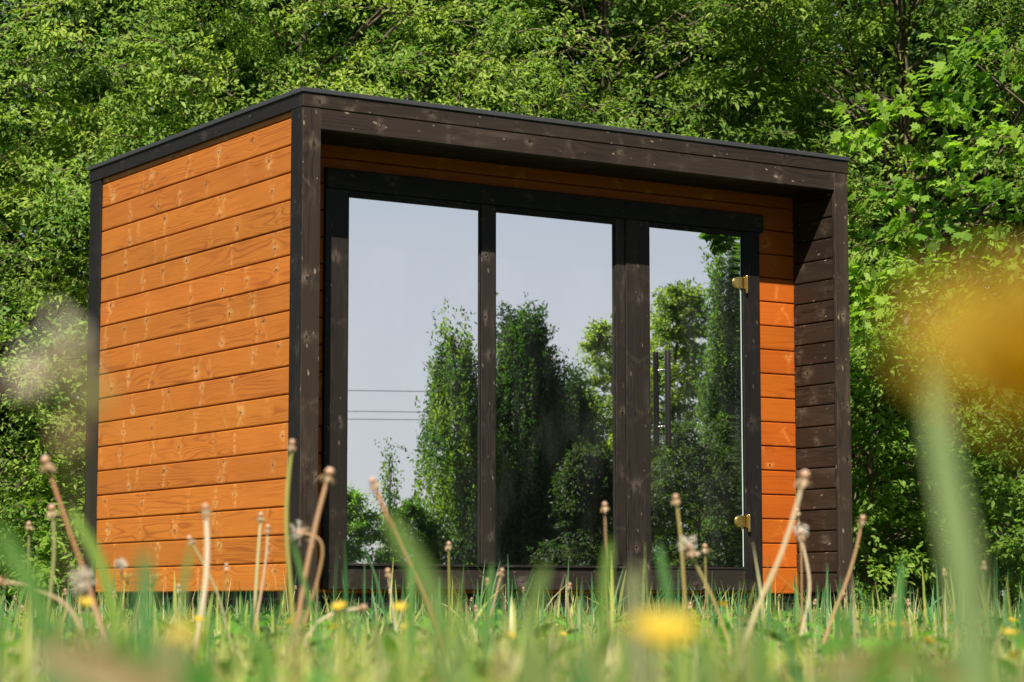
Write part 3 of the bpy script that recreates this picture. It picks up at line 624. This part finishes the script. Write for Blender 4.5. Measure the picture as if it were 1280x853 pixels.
a = field(110000, 2.2, 13.5, .27, .06, .172); blades(gm, *a[:4], a[4], a[5], a[6])
a = field(22000, 1.0, 3.8, .32, .09, .178, 1.35); blades(gm, *a[:4], a[4], a[5], a[6])
a = field(3000, 3.4, 12.0, .25, .15, .30, 1.7); bc = np.where(rng.random((len(a[0]), 1)) < .55, np.array([[.075, .21, .085]]), a[5]); blades(gm, *a[:4], a[4]*.55, bc, bc*1.2)
a = field(5200, 1.5, 5.5, .27, .08, .16, 2.4); blades(gm, *a[:4], a[4]*1.4, a[5]*1.1, a[6])
a = field(34000, 11.0, 22.0, .35, .07, .22, 1.6, 1.0); blades(gm, *a[:4], a[4], a[5], a[6])
a = field(60000, .3, 26.0, .9, .05, .12, 1.5, 1.5); blades(gm, *a[:4], a[4], a[5], a[6])
g = gm.build('grass', GRASSM); g['kind'] = 'stuff'; g['label'] = 'fresh green lawn grass with dry straws in front of the cabin'; g['category'] = 'grass'
# low broad leaves and clover among the grass
cv = FM(); n = 10000; p, *_ = field(n, 1.5, 13, .27, .1, .1); n = len(p); q = p.copy(); q[:, 2] = rng.uniform(.03, .135, n)
az = rng.uniform(0, 6.283, n); leaves(cv, q, np.stack([np.cos(az), np.sin(az), rng.uniform(-.1, .8, n)], 1), unit(rng.normal(0, .4, (n, 3))+[0, 0, 1]), rng.uniform(.02, .075, n), np.array([.10, .23, .035])*rng.uniform(.6, 1.5, (n, 1)))
o = cv.build('ground_cover', LEAF); o['kind'] = 'stuff'; o['label'] = 'small low leaves of clover and weeds between the grass blades'; o['category'] = 'ground cover'

ORD = ['first', 'second', 'third', 'fourth', 'fifth', 'sixth', 'seventh', 'eighth', 'ninth', 'tenth', 'eleventh', 'twelfth', 'thirteenth', 'fourteenth']
SPOTS = [(112, 'left of the cabin'), (365, 'below the orange side wall'), (432, 'below the near corner post'), (600, 'below the left pane'), (770, 'below the middle pane'), (930, 'below the glass door'), (1066, 'below the porch side'), (9999, 'right of the cabin')]
def place_labels(items, what):          # items: (pixel x, object, look word)
    seen = {}
    for x, o, look in sorted(items, key=lambda q: q[0]):
        sp_ = next(n for lim, n in SPOTS if x < lim); k = (sp_, look); seen[k] = seen.get(k, 0)+1
        o['label'] = f"{look} {what} {sp_}, {ORD[seen[k]-1]} from left"

# ------------------------------------------------------------------ dandelion stalks
GREEN = (.16, .20, .04); PALE = (.62, .50, .34); TAN = (.38, .22, .10); RED = (.30, .13, .055); YG = (.28, .27, .06); PINK = (.50, .34, .21)
GS = 'spent dandelion stalks standing in the grass'
def polyl(ctrl, n=14):
    ctrl = np.asarray(ctrl, float); t0 = np.linspace(0, 1, len(ctrl)); t1 = np.linspace(0, 1, n)
    P = np.stack([np.interp(t1, t0, ctrl[:, k]) for k in range(3)], 1)
    for _ in range(3): P[1:-1] = (P[:-2]+2*P[1:-1]+P[2:])/4
    return P
def stalk(pix, d, col, label, head='bare', r=.0024, hs=1.0, tip=None, seed=0, group=GS, name='dandelion_stalk', cat='dandelion stalk'):
    k_ = 1.35 if d < 3.5 else 1.1; d *= k_; r *= .80*k_**.75; hs *= k_**.9
    rg = np.random.default_rng(seed+int(pix[0][0])*7+int(pix[0][1]))
    P = [at(x, y, d) for x, y in pix]                # from the head down into the grass
    e = P[-1]; dv = unit(P[-1]-P[-2]); k = min(abs(dv[0])+abs(dv[1]), .35*abs(dv[2])+.05); hv = dv.copy(); hv[2] = 0; hv = unit(hv)*k
    base = e+np.array([hv[0], hv[1], 0])*e[2]/max(abs(dv[2]), .5)*.6; base[2] = 0
    root = empty(name, base, label, cat, group)
    bow = (base+e)/2+np.array([hv[0], hv[1], 0])*.02
    pts = polyl([base, bow, *P[::-1]], 18)
    c0 = np.array(col); c1 = np.array(tip) if tip is not None else c0*.95+.02; s = np.linspace(0, 1, len(pts))[:, None]
    fm = FM(); tube(fm, pts, np.linspace(r*1.15, r*.82, len(pts)), c0*(1-s)+c1*s, 8); fm.build('stem', STEMM, root, origin=base, smooth=True)
    ax = unit(pts[-1]-pts[-2]); T = pts[-1]; hd = FM(); q = .0038*hs
    if head != 'puff':
        ellip(hd, T+ax*q*.55, (q*.95, q*.95, q*.72), np.array([.40, .22, .13]), ax, rough=.06, rng=rg)
        ellip(hd, T+ax*q*1.05, (q*.72, q*.72, q*.40), np.array([.52, .36, .26]), ax, rough=.08, rng=rg)
        nb = 10 if head == 'bare' else 12
        x = unit(np.cross(ax, [.3, .2, 1])); y = np.cross(ax, x)
        for i in range(nb):
            a_ = i*6.283/nb+rg.uniform(-.2, .2); rd = x*math.cos(a_)+y*math.sin(a_); L = q*rg.uniform(1.2, 2.3)
            leaves(hd, (T+rd*q*.6)[None], (rd*.5-ax*rg.uniform(.4, 1.2))[None], (rd+ax*.3)[None], np.array([L]), np.array([[.36, .24, .14]])*rg.uniform(.6, 1.1))
    if head in ('fluffy', 'puff'):
        k = 26 if head == 'fluffy' else 90; dv_ = unit(rg.normal(0, 1, (k, 3))+ax*(.5 if head == 'fluffy' else 0))
        c_ = T+ax*q*.8
        for i in range(k):
            Lp = q*rg.uniform(1.3, 2.6); e_ = c_+dv_[i]*Lp; tube(hd, [c_, e_], .00022*hs+.0001, (.75, .70, .60), 3, False)
            u_ = unit(np.cross(dv_[i], rg.normal(0, 1, 3)))
            for j in range(5):
                w_ = u_*math.cos(j*1.257)+np.cross(dv_[i], u_)*math.sin(j*1.257); tube(hd, [e_, e_+(w_*.8+dv_[i]*.6)*q*.55], .00020*hs+.0001, (.62, .54, .46), 3, False)
    hd.build('seed_head', STEMM, root, origin=base, smooth=False)
    return root
S = stalk
S([(365, 556), (359, 610), (357, 660), (364, 745)], 2.4, YG, 'tall yellow green stalk in front of the near corner post', r=.0030, tip=(.36, .34, .10))
S([(411, 594), (398, 640), (385, 700), (374, 765)], 2.3, TAN, 'thick tan stalk with ragged head by the near corner post', r=.0031, hs=1.4, tip=(.50, .30, .18))
S([(379, 667), (392, 668), (405, 678), (403, 705), (385, 768)], 2.5, TAN, 'hooked stalk with fluffy bent head by the near corner post', 'fluffy', r=.0020, hs=1.25)
S([(467, 604), (483, 645), (508, 700), (533, 750)], 2.2, RED, 'red brown stalk leaning left across the left pane', r=.0028, tip=(.42, .20, .10))
S([(257, 637), (260, 680), (258, 730), (248, 790)], 2.2, PALE, 'thick bleached pale stalk in front of the orange side wall', r=.0034, tip=(.72, .60, .46))
S([(326, 646), (323, 690), (318, 765)], 3.0, (.45, .40, .16), 'yellowish taller stalk of the close pair at the side wall', r=.0028, tip=(.55, .50, .28))
S([(335, 661), (333, 700), (322, 768)], 3.1, PINK, 'pinkish shorter stalk of the close pair at the side wall', r=.0022, tip=(.62, .45, .30))
S([(756, 633), (757, 680), (760, 760)], 2.9, (.30, .20, .10), 'brown headed stalk at the left of the widest frame post', r=.0020, tip=(.35, .20, .12))
S([(845, 624), (851, 670), (857, 765)], 2.6, (.34, .28, .09), 'upright stalk with pinkish head in front of the door', r=.0025)
S([(862, 688), (876, 718), (896, 758)], 2.5, (.36, .30, .10), 'leaning stalk with shaggy white head in front of the door', 'fluffy', r=.0022, hs=1.35)
S([(881, 685), (882, 715), (884, 762)], 3.2, (.30, .26, .09), 'short thin stalk behind the shaggy headed one', r=.0016)
S([(1005, 598), (990, 655), (970, 712), (948, 752)], 2.1, (.46, .40, .20), 'blurred stalk with round pale head leaning right over the orange strip', r=.0028, hs=1.35, tip=(.60, .48, .32))
S([(1000, 668), (1008, 700), (1014, 735), (1006, 775)], 2.8, PALE, 'pale curved stalk with whiskery head at the right porch wall', 'fluffy', r=.0024, hs=1.1)
S([(997, 640), (1002, 690), (1002, 760)], 3.4, TAN, 'thin brown stalk behind the whiskery one', r=.0018)
S([(1078, 650), (1070, 690), (1058, 730), (1040, 770)], 2.7, (.48, .30, .15), 'bare tan stalk leaning right beside the far corner post', r=.0022)
S([(58, 579), (75, 630), (92, 680), (108, 718)], 2.2, RED, 'dark red stalk leaning left at the left edge', r=.0027, hs=1.3, tip=(.45, .22, .12))
S([(65, 638), (69, 680), (62, 760)], 2.5, (.30, .30, .12), 'green stalk with brown head beside the dark red one', r=.0026, hs=1.2)
S([(36, 657), (36, 700), (38, 760)], 3.2, (.30, .26, .12), 'small headed thin stalk nearest the left edge', r=.0018)
S([(104, 731), (112, 745), (128, 790)], 2.0, PINK, 'bent stalk with ragged white fluff at the left edge', 'puff', r=.0022, hs=1.2)
S([(151, 708), (152, 735), (154, 775)], 2.7, GREEN, 'small white puff head left of the side wall bottom', 'puff', r=.0014, hs=.75)
S([(238, 675), (252, 700), (272, 740), (280, 770)], 2.8, (.38, .34, .16), 'leaning stalk with two tone head left of the bleached stalk', r=.0018)
S([(2, 727), (35, 733), (70, 745), (98, 770)], 2.1, PINK, 'fallen pinkish straw lying across the grass at left edge', r=.0020)
S([(388, 782), (420, 765), (452, 760)][::-1], 2.4, PALE, 'short fallen pale straw below the near corner post', r=.0018)
S([(283, 708), (283, 735), (284, 770)], 4.0, GREEN, 'thin distant stalk right of the bleached stalk', r=.0013)
S([(223, 735), (224, 760), (225, 775)], 3.4, PALE, 'short pale stub stalk left of the bleached stalk', r=.0026)
S([(561, 682), (561, 715), (562, 765)], 3.4, YG, 'thin green stalk before the left pane right of centre', r=.0017)
S([(485, 716), (488, 740), (492, 765)], 3.6, PALE, 'small pale stalk below the left pane', r=.0016, hs=1.2)
S([(627, 715), (622, 735), (615, 765)], 3.4, PINK, 'small pink stalk below the first mullion', r=.0020)
S([(609, 727), (611, 745), (612, 768)], 3.7, (.3, .22, .1), 'tiny brown stalk left of the small pink one', r=.0014)
S([(1230, 706), (1229, 730), (1234, 765)], 3.6, YG, 'thin stalk near the right edge, right of the wide blurred blade', r=.0017)
S([(1180, 715), (1185, 740), (1192, 770)], 4.2, TAN, 'tiny brown stalk left of the wide blurred blade', r=.0014)
S([(1119, 748), (1124, 760), (1130, 775)], 3.6, (.25, .15, .08), 'low dark headed stalk right of the far corner post', r=.0014)
S([(138, 735), (139, 755), (141, 775)], 3.8, PALE, 'low pale stalk beside the small white puff', r=.0013)
small = []
for i in range(26):
    x = rng.uniform(10, 1270); y = rng.uniform(728, 765); d_ = rng.uniform(4.2, 8.0)
    o = S([(x, y), (x+rng.uniform(-5, 5), y+18), (x+rng.uniform(-10, 10), y+40)], d_, [PALE, TAN, GREEN, PINK][i % 4], 'short distant dandelion stalk poking out of the grass, in the thin scatter before the cabin', r=.0019, seed=i, group='short distant dandelion stalks')
    small.append((x, o, ['pale', 'tan', 'green', 'pinkish'][i % 4]))
place_labels(small, 'short distant dandelion stalk')

# ------------------------------------------------------------------ buttercups and other flowers
def flower(x, y, d, size, label, group='yellow buttercups in the grass', col=(.82, .50, .01), tilt=.5, seed=0, petals=5, name='buttercup', cat='flower', az=None):
    rg = np.random.default_rng(seed+int(x)*3); c = at(x, y, d); c[2] = max(c[2], .03)
    base = np.array([c[0]+rg.uniform(-.01, .01), c[1]+.012, 0]); root = empty(name, base, label, cat, group)
    a0 = rg.uniform(0, 6.28) if az is None else az; ax = unit(np.array([math.cos(a0)*tilt, math.sin(a0)*tilt, 1.0]))
    fm = FM(); tube(fm, polyl([base, base+[0, 0, c[2]*.5], c-ax*.006], 8), .0009, (.09, .17, .03), 6); fm.build('stem', STEMM, root, origin=base, smooth=True)
    x_ = unit(np.cross(ax, [.3, .2, .1])); y_ = np.cross(ax, x_); hd = FM(); rows = 1 if petals <= 6 else 3
    for rr in range(rows):
        for i in range(petals):
            a_ = (i+rr*.37)*6.283/petals+rg.uniform(-.1, .1); rd = x_*math.cos(a_)+y_*math.sin(a_)
            u_ = rd*(.85-.22*rr)+ax*(.42+.35*rr); sd_ = np.cross(ax, rd); L = size*.5*(1-.18*rr); wv = (.95 if petals <= 6 else .30)*L
            s = np.linspace(0, 1, 5); wd = np.interp(s, [0, .3, .7, 1], [.18, .75, 1, .45])*wv*.5
            ctr = c+np.outer(s, u_)*L+np.outer(s**2, ax)*L*.10
            v = np.stack([ctr-np.outer(wd, sd_)+np.outer(wd, ax)*.3, ctr, ctr+np.outer(wd, sd_)+np.outer(wd, ax)*.3], 1).reshape(-1, 3)
            f = [[3*k+j, 3*k+j+1, 3*k+j+4, 3*k+j+3] for k in range(4) for j in range(2)]; hd.add(v, [np.array(f)], np.array(col)*rg.uniform(.85, 1.1))
    hd.build('petals', PETAL, root, origin=base, smooth=True)
    ce = FM(); ellip(ce, c+ax*size*.06, (size*.13, size*.13, size*.10), np.array([.55, .36, .02]), ax, rough=.1, rng=rg); ce.build('flower_centre', PETAL, root, origin=base)
    return root
F = flower
for x, y, d_, sz, lb in ((425, 762, 2.6, .020, 'small yellow buttercup right of the hooked stalk'), (501, 763, 2.3, .017, 'small yellow buttercup under the leaning red brown stalk'),
                         (106, 757, 2.2, .018, 'small orange yellow buttercup beside the ragged fluff at left'), (509, 786, 2.9, .017, 'buttercup in the grass under the left pane, the lowest one'), (904, 758, 3.4, .016, 'buttercup in the grass before the door'),
                         (1122, 785, 2.9, .020, 'brightest buttercup right of the far corner post'), (1160, 803, 2.6, .018, 'buttercup just left of the wide blurred blade'), (1262, 796, 2.4, .018, 'buttercup at the right edge, upper one'), (1272, 822, 2.1, .018, 'buttercup at the right edge, lower one'),
                         (638, 797, 2.9, .016, 'buttercup in the grass below the first mullion'), (418, 786, 3.0, .015, 'buttercup below the near corner post')):
    F(x, y, d_, sz, lb, col=(.82, .50, .01))
tiny = []
for i in range(30):
    x = rng.uniform(20, 1270); o = F(x, rng.uniform(772, 812), rng.uniform(2.6, 5.5), rng.uniform(.011, .015), 'tiny yellow buttercup among the short grass, one of the even scatter across the lawn', seed=i*11, group='tiny buttercups scattered across the lawn')
    tiny.append((x, o, 'tiny yellow'))
place_labels(tiny, 'buttercup')
F(830, 808, .62, .021, 'large blurred yellow flower low in the frame below the door', col=(.80, .50, .015), petals=6, tilt=.35, name='dandelion_flower', group=None, az=4.2)
F(226, 803, .66, .012, 'blurred yellow flower low in the frame below the side wall', col=(.80, .50, .03), petals=6, tilt=.5, name='dandelion_flower', group=None)
F(108, 852, .62, .011, 'blurred yellow flower at the bottom edge near the left corner', col=(.75, .55, .03), petals=14, tilt=.4, name='dandelion_flower', group=None)
F(1276, 508, .24, .031, 'huge blurred orange yellow flower right in front of the lens at right', col=(.54, .29, .0), petals=14, tilt=1.0, name='dandelion_flower', group=None, az=YAW+3.6)
# small white umbels at the foot of the side wall
for x, y, lb in ((160, 718, 'left small white flower cluster at the side wall foot'), (190, 721, 'right small white flower cluster at the side wall foot'), (96, 706, 'tiny white flower cluster by the rear corner post')):
    c = at(x, y, 4.6); base = np.array([c[0], c[1], 0]); root = empty('white_wildflower', base, lb, 'flower', 'white wildflowers by the side wall')
    st = FM(); fl = FM(); tube(st, [base, c-[0, 0, .02]], .0008, (.08, .15, .03), 5)
    for i in range(9):
        q = c+rng.normal(0, .011, 3)*[1, 1, .35]; tube(st, [c-[0, 0, .02], q], .0004, (.08, .15, .03), 4)
        for j in range(5): leaves(fl, q[None], np.array([[math.cos(j*1.257), math.sin(j*1.257), .2]]), np.array([[0, 0, 1.]]), np.array([.0045]), np.array([[.8, .8, .74]]))
    st.build('stem', STEMM, root, origin=base); fl.build('petals', PETAL, root, origin=base)

# blurred seed spray close to the lens at left
c = at(80, 468, .46); base = np.array([c[0]+.006, c[1]+.004, 0]); root = empty('sorrel_spray', base, 'very blurred pale seed spray close to the lens at left', 'wild plant')
st = FM(); tube(st, polyl([base, base+[-.002, 0, .10], at(95, 640, .46), at(100, 480, .46)], 12), .0005, (.18, .16, .06), 6)
sd_ = FM()
for x, y, rr, cl in ((88, 410, .0021, (.62, .55, .40)), (40, 486, .0021, (.62, .50, .38)), (45, 438, .0013, (.55, .50, .46)), (62, 462, .0015, (.45, .38, .22)), (95, 460, .0017, (.40, .32, .18)), (88, 545, .0018, (.30, .17, .10)), (118, 500, .0015, (.30, .30, .08))):
    q = at(x, y, .46); tube(st, [at(100, y+40, .46), q], .0003, (.2, .18, .08), 5)
    for k in range(6): ellip(sd_, q+rng.normal(0, rr*.7, 3), (rr*.6, rr*.6, rr*.9), np.array(cl), nu=8, nv=5)
st.build('stem', STEMM, root, origin=base); sd_.build('seed_cluster', STEMM, root, origin=base, smooth=True)

# single broad blades near the lens
GB = 'broad grass blades close to the lens'
def blade(pix, d, wd, col, label, tipw=.1, cat='grass blade', group=GB, name='grass_blade'):
    P = [at(x, y, d) for x, y in pix]; e = P[-1]; dvv = P[-1]-P[-2]; base = e.copy(); base[:2] += dvv[:2]/max(abs(dvv[2]), 1e-3)*e[2]*.4; base[2] = 0
    pts = polyl([base, *P[::-1]], 16); s = np.linspace(0, 1, 16); root = empty(name, base, label, cat, group)
    ww = wd*np.interp(s, [0, .5, .85, 1], [.8, 1, .75, tipw])*.5; view = unit(pts-CAM); tg = unit(np.gradient(pts, axis=0)); sd2 = unit(np.cross(tg, view)); nn = unit(np.cross(tg, sd2))
    v = np.stack([pts-sd2*ww[:, None]+nn*ww[:, None]*.35, pts, pts+sd2*ww[:, None]+nn*ww[:, None]*.35], 1).reshape(-1, 3)
    v2 = v+np.repeat(nn, 3, 0)*.0002
    f = np.array([[3*k+j, 3*k+j+1, 3*k+j+4, 3*k+j+3] for k in range(15) for j in range(2)])
    fm = FM(); c = np.array(col)*np.ones((len(v), 1)); fm.add(v, [f], c); o = fm.build('leaf_blade', GRASSM, root, origin=base, smooth=True)
    return root
B = blade
B([(1160, 450), (1176, 560), (1200, 680), (1226, 860)], .60, .0082, (.30, .39, .17), 'wide pale green blade rising blurred at the right edge')
B([(181, 684), (180, 725), (182, 790)], .85, .0062, (.08, .24, .08), 'upright soft green blade before the side wall')
B([(85, 632), (104, 662), (128, 705), (150, 790)], 1.35, .0068, (.22, .34, .05), 'light green blade leaning left beside the rear corner post')
B([(-4, 655), (14, 690), (40, 730), (62, 790)], .8, .0075, (.08, .22, .03), 'dark green blade leaning in at the left edge')
B([(482, 640), (505, 676), (532, 722), (560, 790)], .80, .0062, (.15, .25, .06), 'broad soft green blade behind the leaning red brown stalk')
B([(763, 672), (758, 710), (752, 790)], 1.3, .006, (.15, .26, .04), 'soft green blade over the widest frame post')
B([(822, 678), (830, 715), (843, 790)], 1.5, .006, (.06, .20, .06), 'dark green blade over the lower door')
B([(795, 705), (792, 745), (800, 800)], .9, .008, (.26, .24, .15), 'faint brownish blade below the widest frame post')
B([(512, 710), (513, 740), (514, 790)], 2.2, .0075, (.09, .25, .05), 'short blunt blade below the left pane', tipw=.6)
B([(615, 703), (612, 735), (608, 790)], 2.2, .006, (.08, .24, .06), 'upright blade below the first mullion')
B([(240, 452*1.5), (232, 715), (220, 790)], 1.4, .0045, (.22, .30, .09), 'thin faint blade left of the bleached stalk')
B([(1127, 700), (1125, 735), (1122, 790)], 2.0, .0075, (.07, .24, .06), 'green blade right of the far corner post')
B([(365, 672), (372, 700), (385, 745), (398, 790)], 2.3, .0045, (.08, .22, .05), 'narrow dark blade crossing the tan stalk')
B([(684, 706), (672, 735), (660, 790)], 1.0, .006, (.14, .22, .06), 'faint broad blade between the mullions')
B([(40, 812), (120, 836), (190, 862)], .55, .010, (.34, .20, .11), 'brown withered blade blurred in the bottom left corner')
B([(1250, 860), (1100, 812), (1010, 845)][::-1], .8, .006, (.24, .15, .04), 'faint brown bent blade at bottom right', tipw=.4)
fringe = []
for i in range(58):
    d_ = rng.uniform(.45, 1.9); x = rng.uniform(-30, 1310); y = rng.uniform(775, 840) if d_ < 1.2 else rng.uniform(752, 800); k = rng.uniform(-45, 45)
    ci = int(rng.integers(0, 5)); c_ = [(.09, .22, .03), (.14, .27, .04), (.07, .20, .06), (.24, .28, .09), (.36, .29, .16)][ci]
    o = B([(x, y), (x+k*.4, y+40), (x+k, y+110)], d_, rng.uniform(.004, .009), c_, 'soft out of focus grass blade in the low foreground fringe', group='blurred blades of the low foreground fringe', tipw=.15)
    fringe.append((x, o, ['mid green', 'light green', 'bluish green', 'olive', 'straw coloured'][ci]))
place_labels(fringe, 'blurred foreground blade')
# broad dandelion leaves close by
for i, (x, y, d_, s_, k) in enumerate(((560, 800, .75, .05, 1), (500, 800, .58, .085, -1), (850, 790, .62, .075, 1), (300, 790, 1.0, .05, -1), (680, 790, 1.1, .05, 1), (1060, 815, .8, .05, -1), (60, 790, .9, .05, 1))):
    c = at(x, y, d_); base = np.array([c[0]-.02*k, c[1], 0]); root = empty('dandelion_leaf', base, ['broad toothed leaf blurred under the left pane', 'big soft green leaf at the bottom, left of centre', 'pale green leaf right of the large yellow flower', 'broad leaf blurred before the side wall', 'soft leaf blurred below the first mullion', 'soft leaf blurred below the far corner post', 'broad leaf blurred at the bottom left'][i], 'leaf', 'blurred dandelion leaves')
    s = np.linspace(0, 1, 16); r_ = RT*k
    pts = base+np.outer(s, [0, 0, 1])*(c[2]*1.25)*1-np.outer(s**3, [0, 0, 1])*(c[2]*.25)+np.outer(s**1.6, r_)*s_
    ww = .016*np.interp(s, [0, .3, .8, 1], [.2, .55, 1, .1])*(1-.35*(np.arange(16) % 3 == 1)); sd2 = np.tile(unit(np.cross(r_, [0, 0, 1])*.7+np.array([0, 0, .5])), (16, 1))
    v = np.stack([pts-sd2*ww[:, None], pts, pts+sd2*ww[:, None]], 1).reshape(-1, 3); f = np.array([[3*q+j, 3*q+j+1, 3*q+j+4, 3*q+j+3] for q in range(15) for j in range(2)])
    fm = FM(); fm.add(v, [f], np.array([(.085, .21, .03), (.055, .17, .025), (.26, .36, .12)][(0, 1, 2, 0, 1, 0, 2)[i]])); fm.build('leaf_blade', GRASSM, root, origin=base, smooth=True)
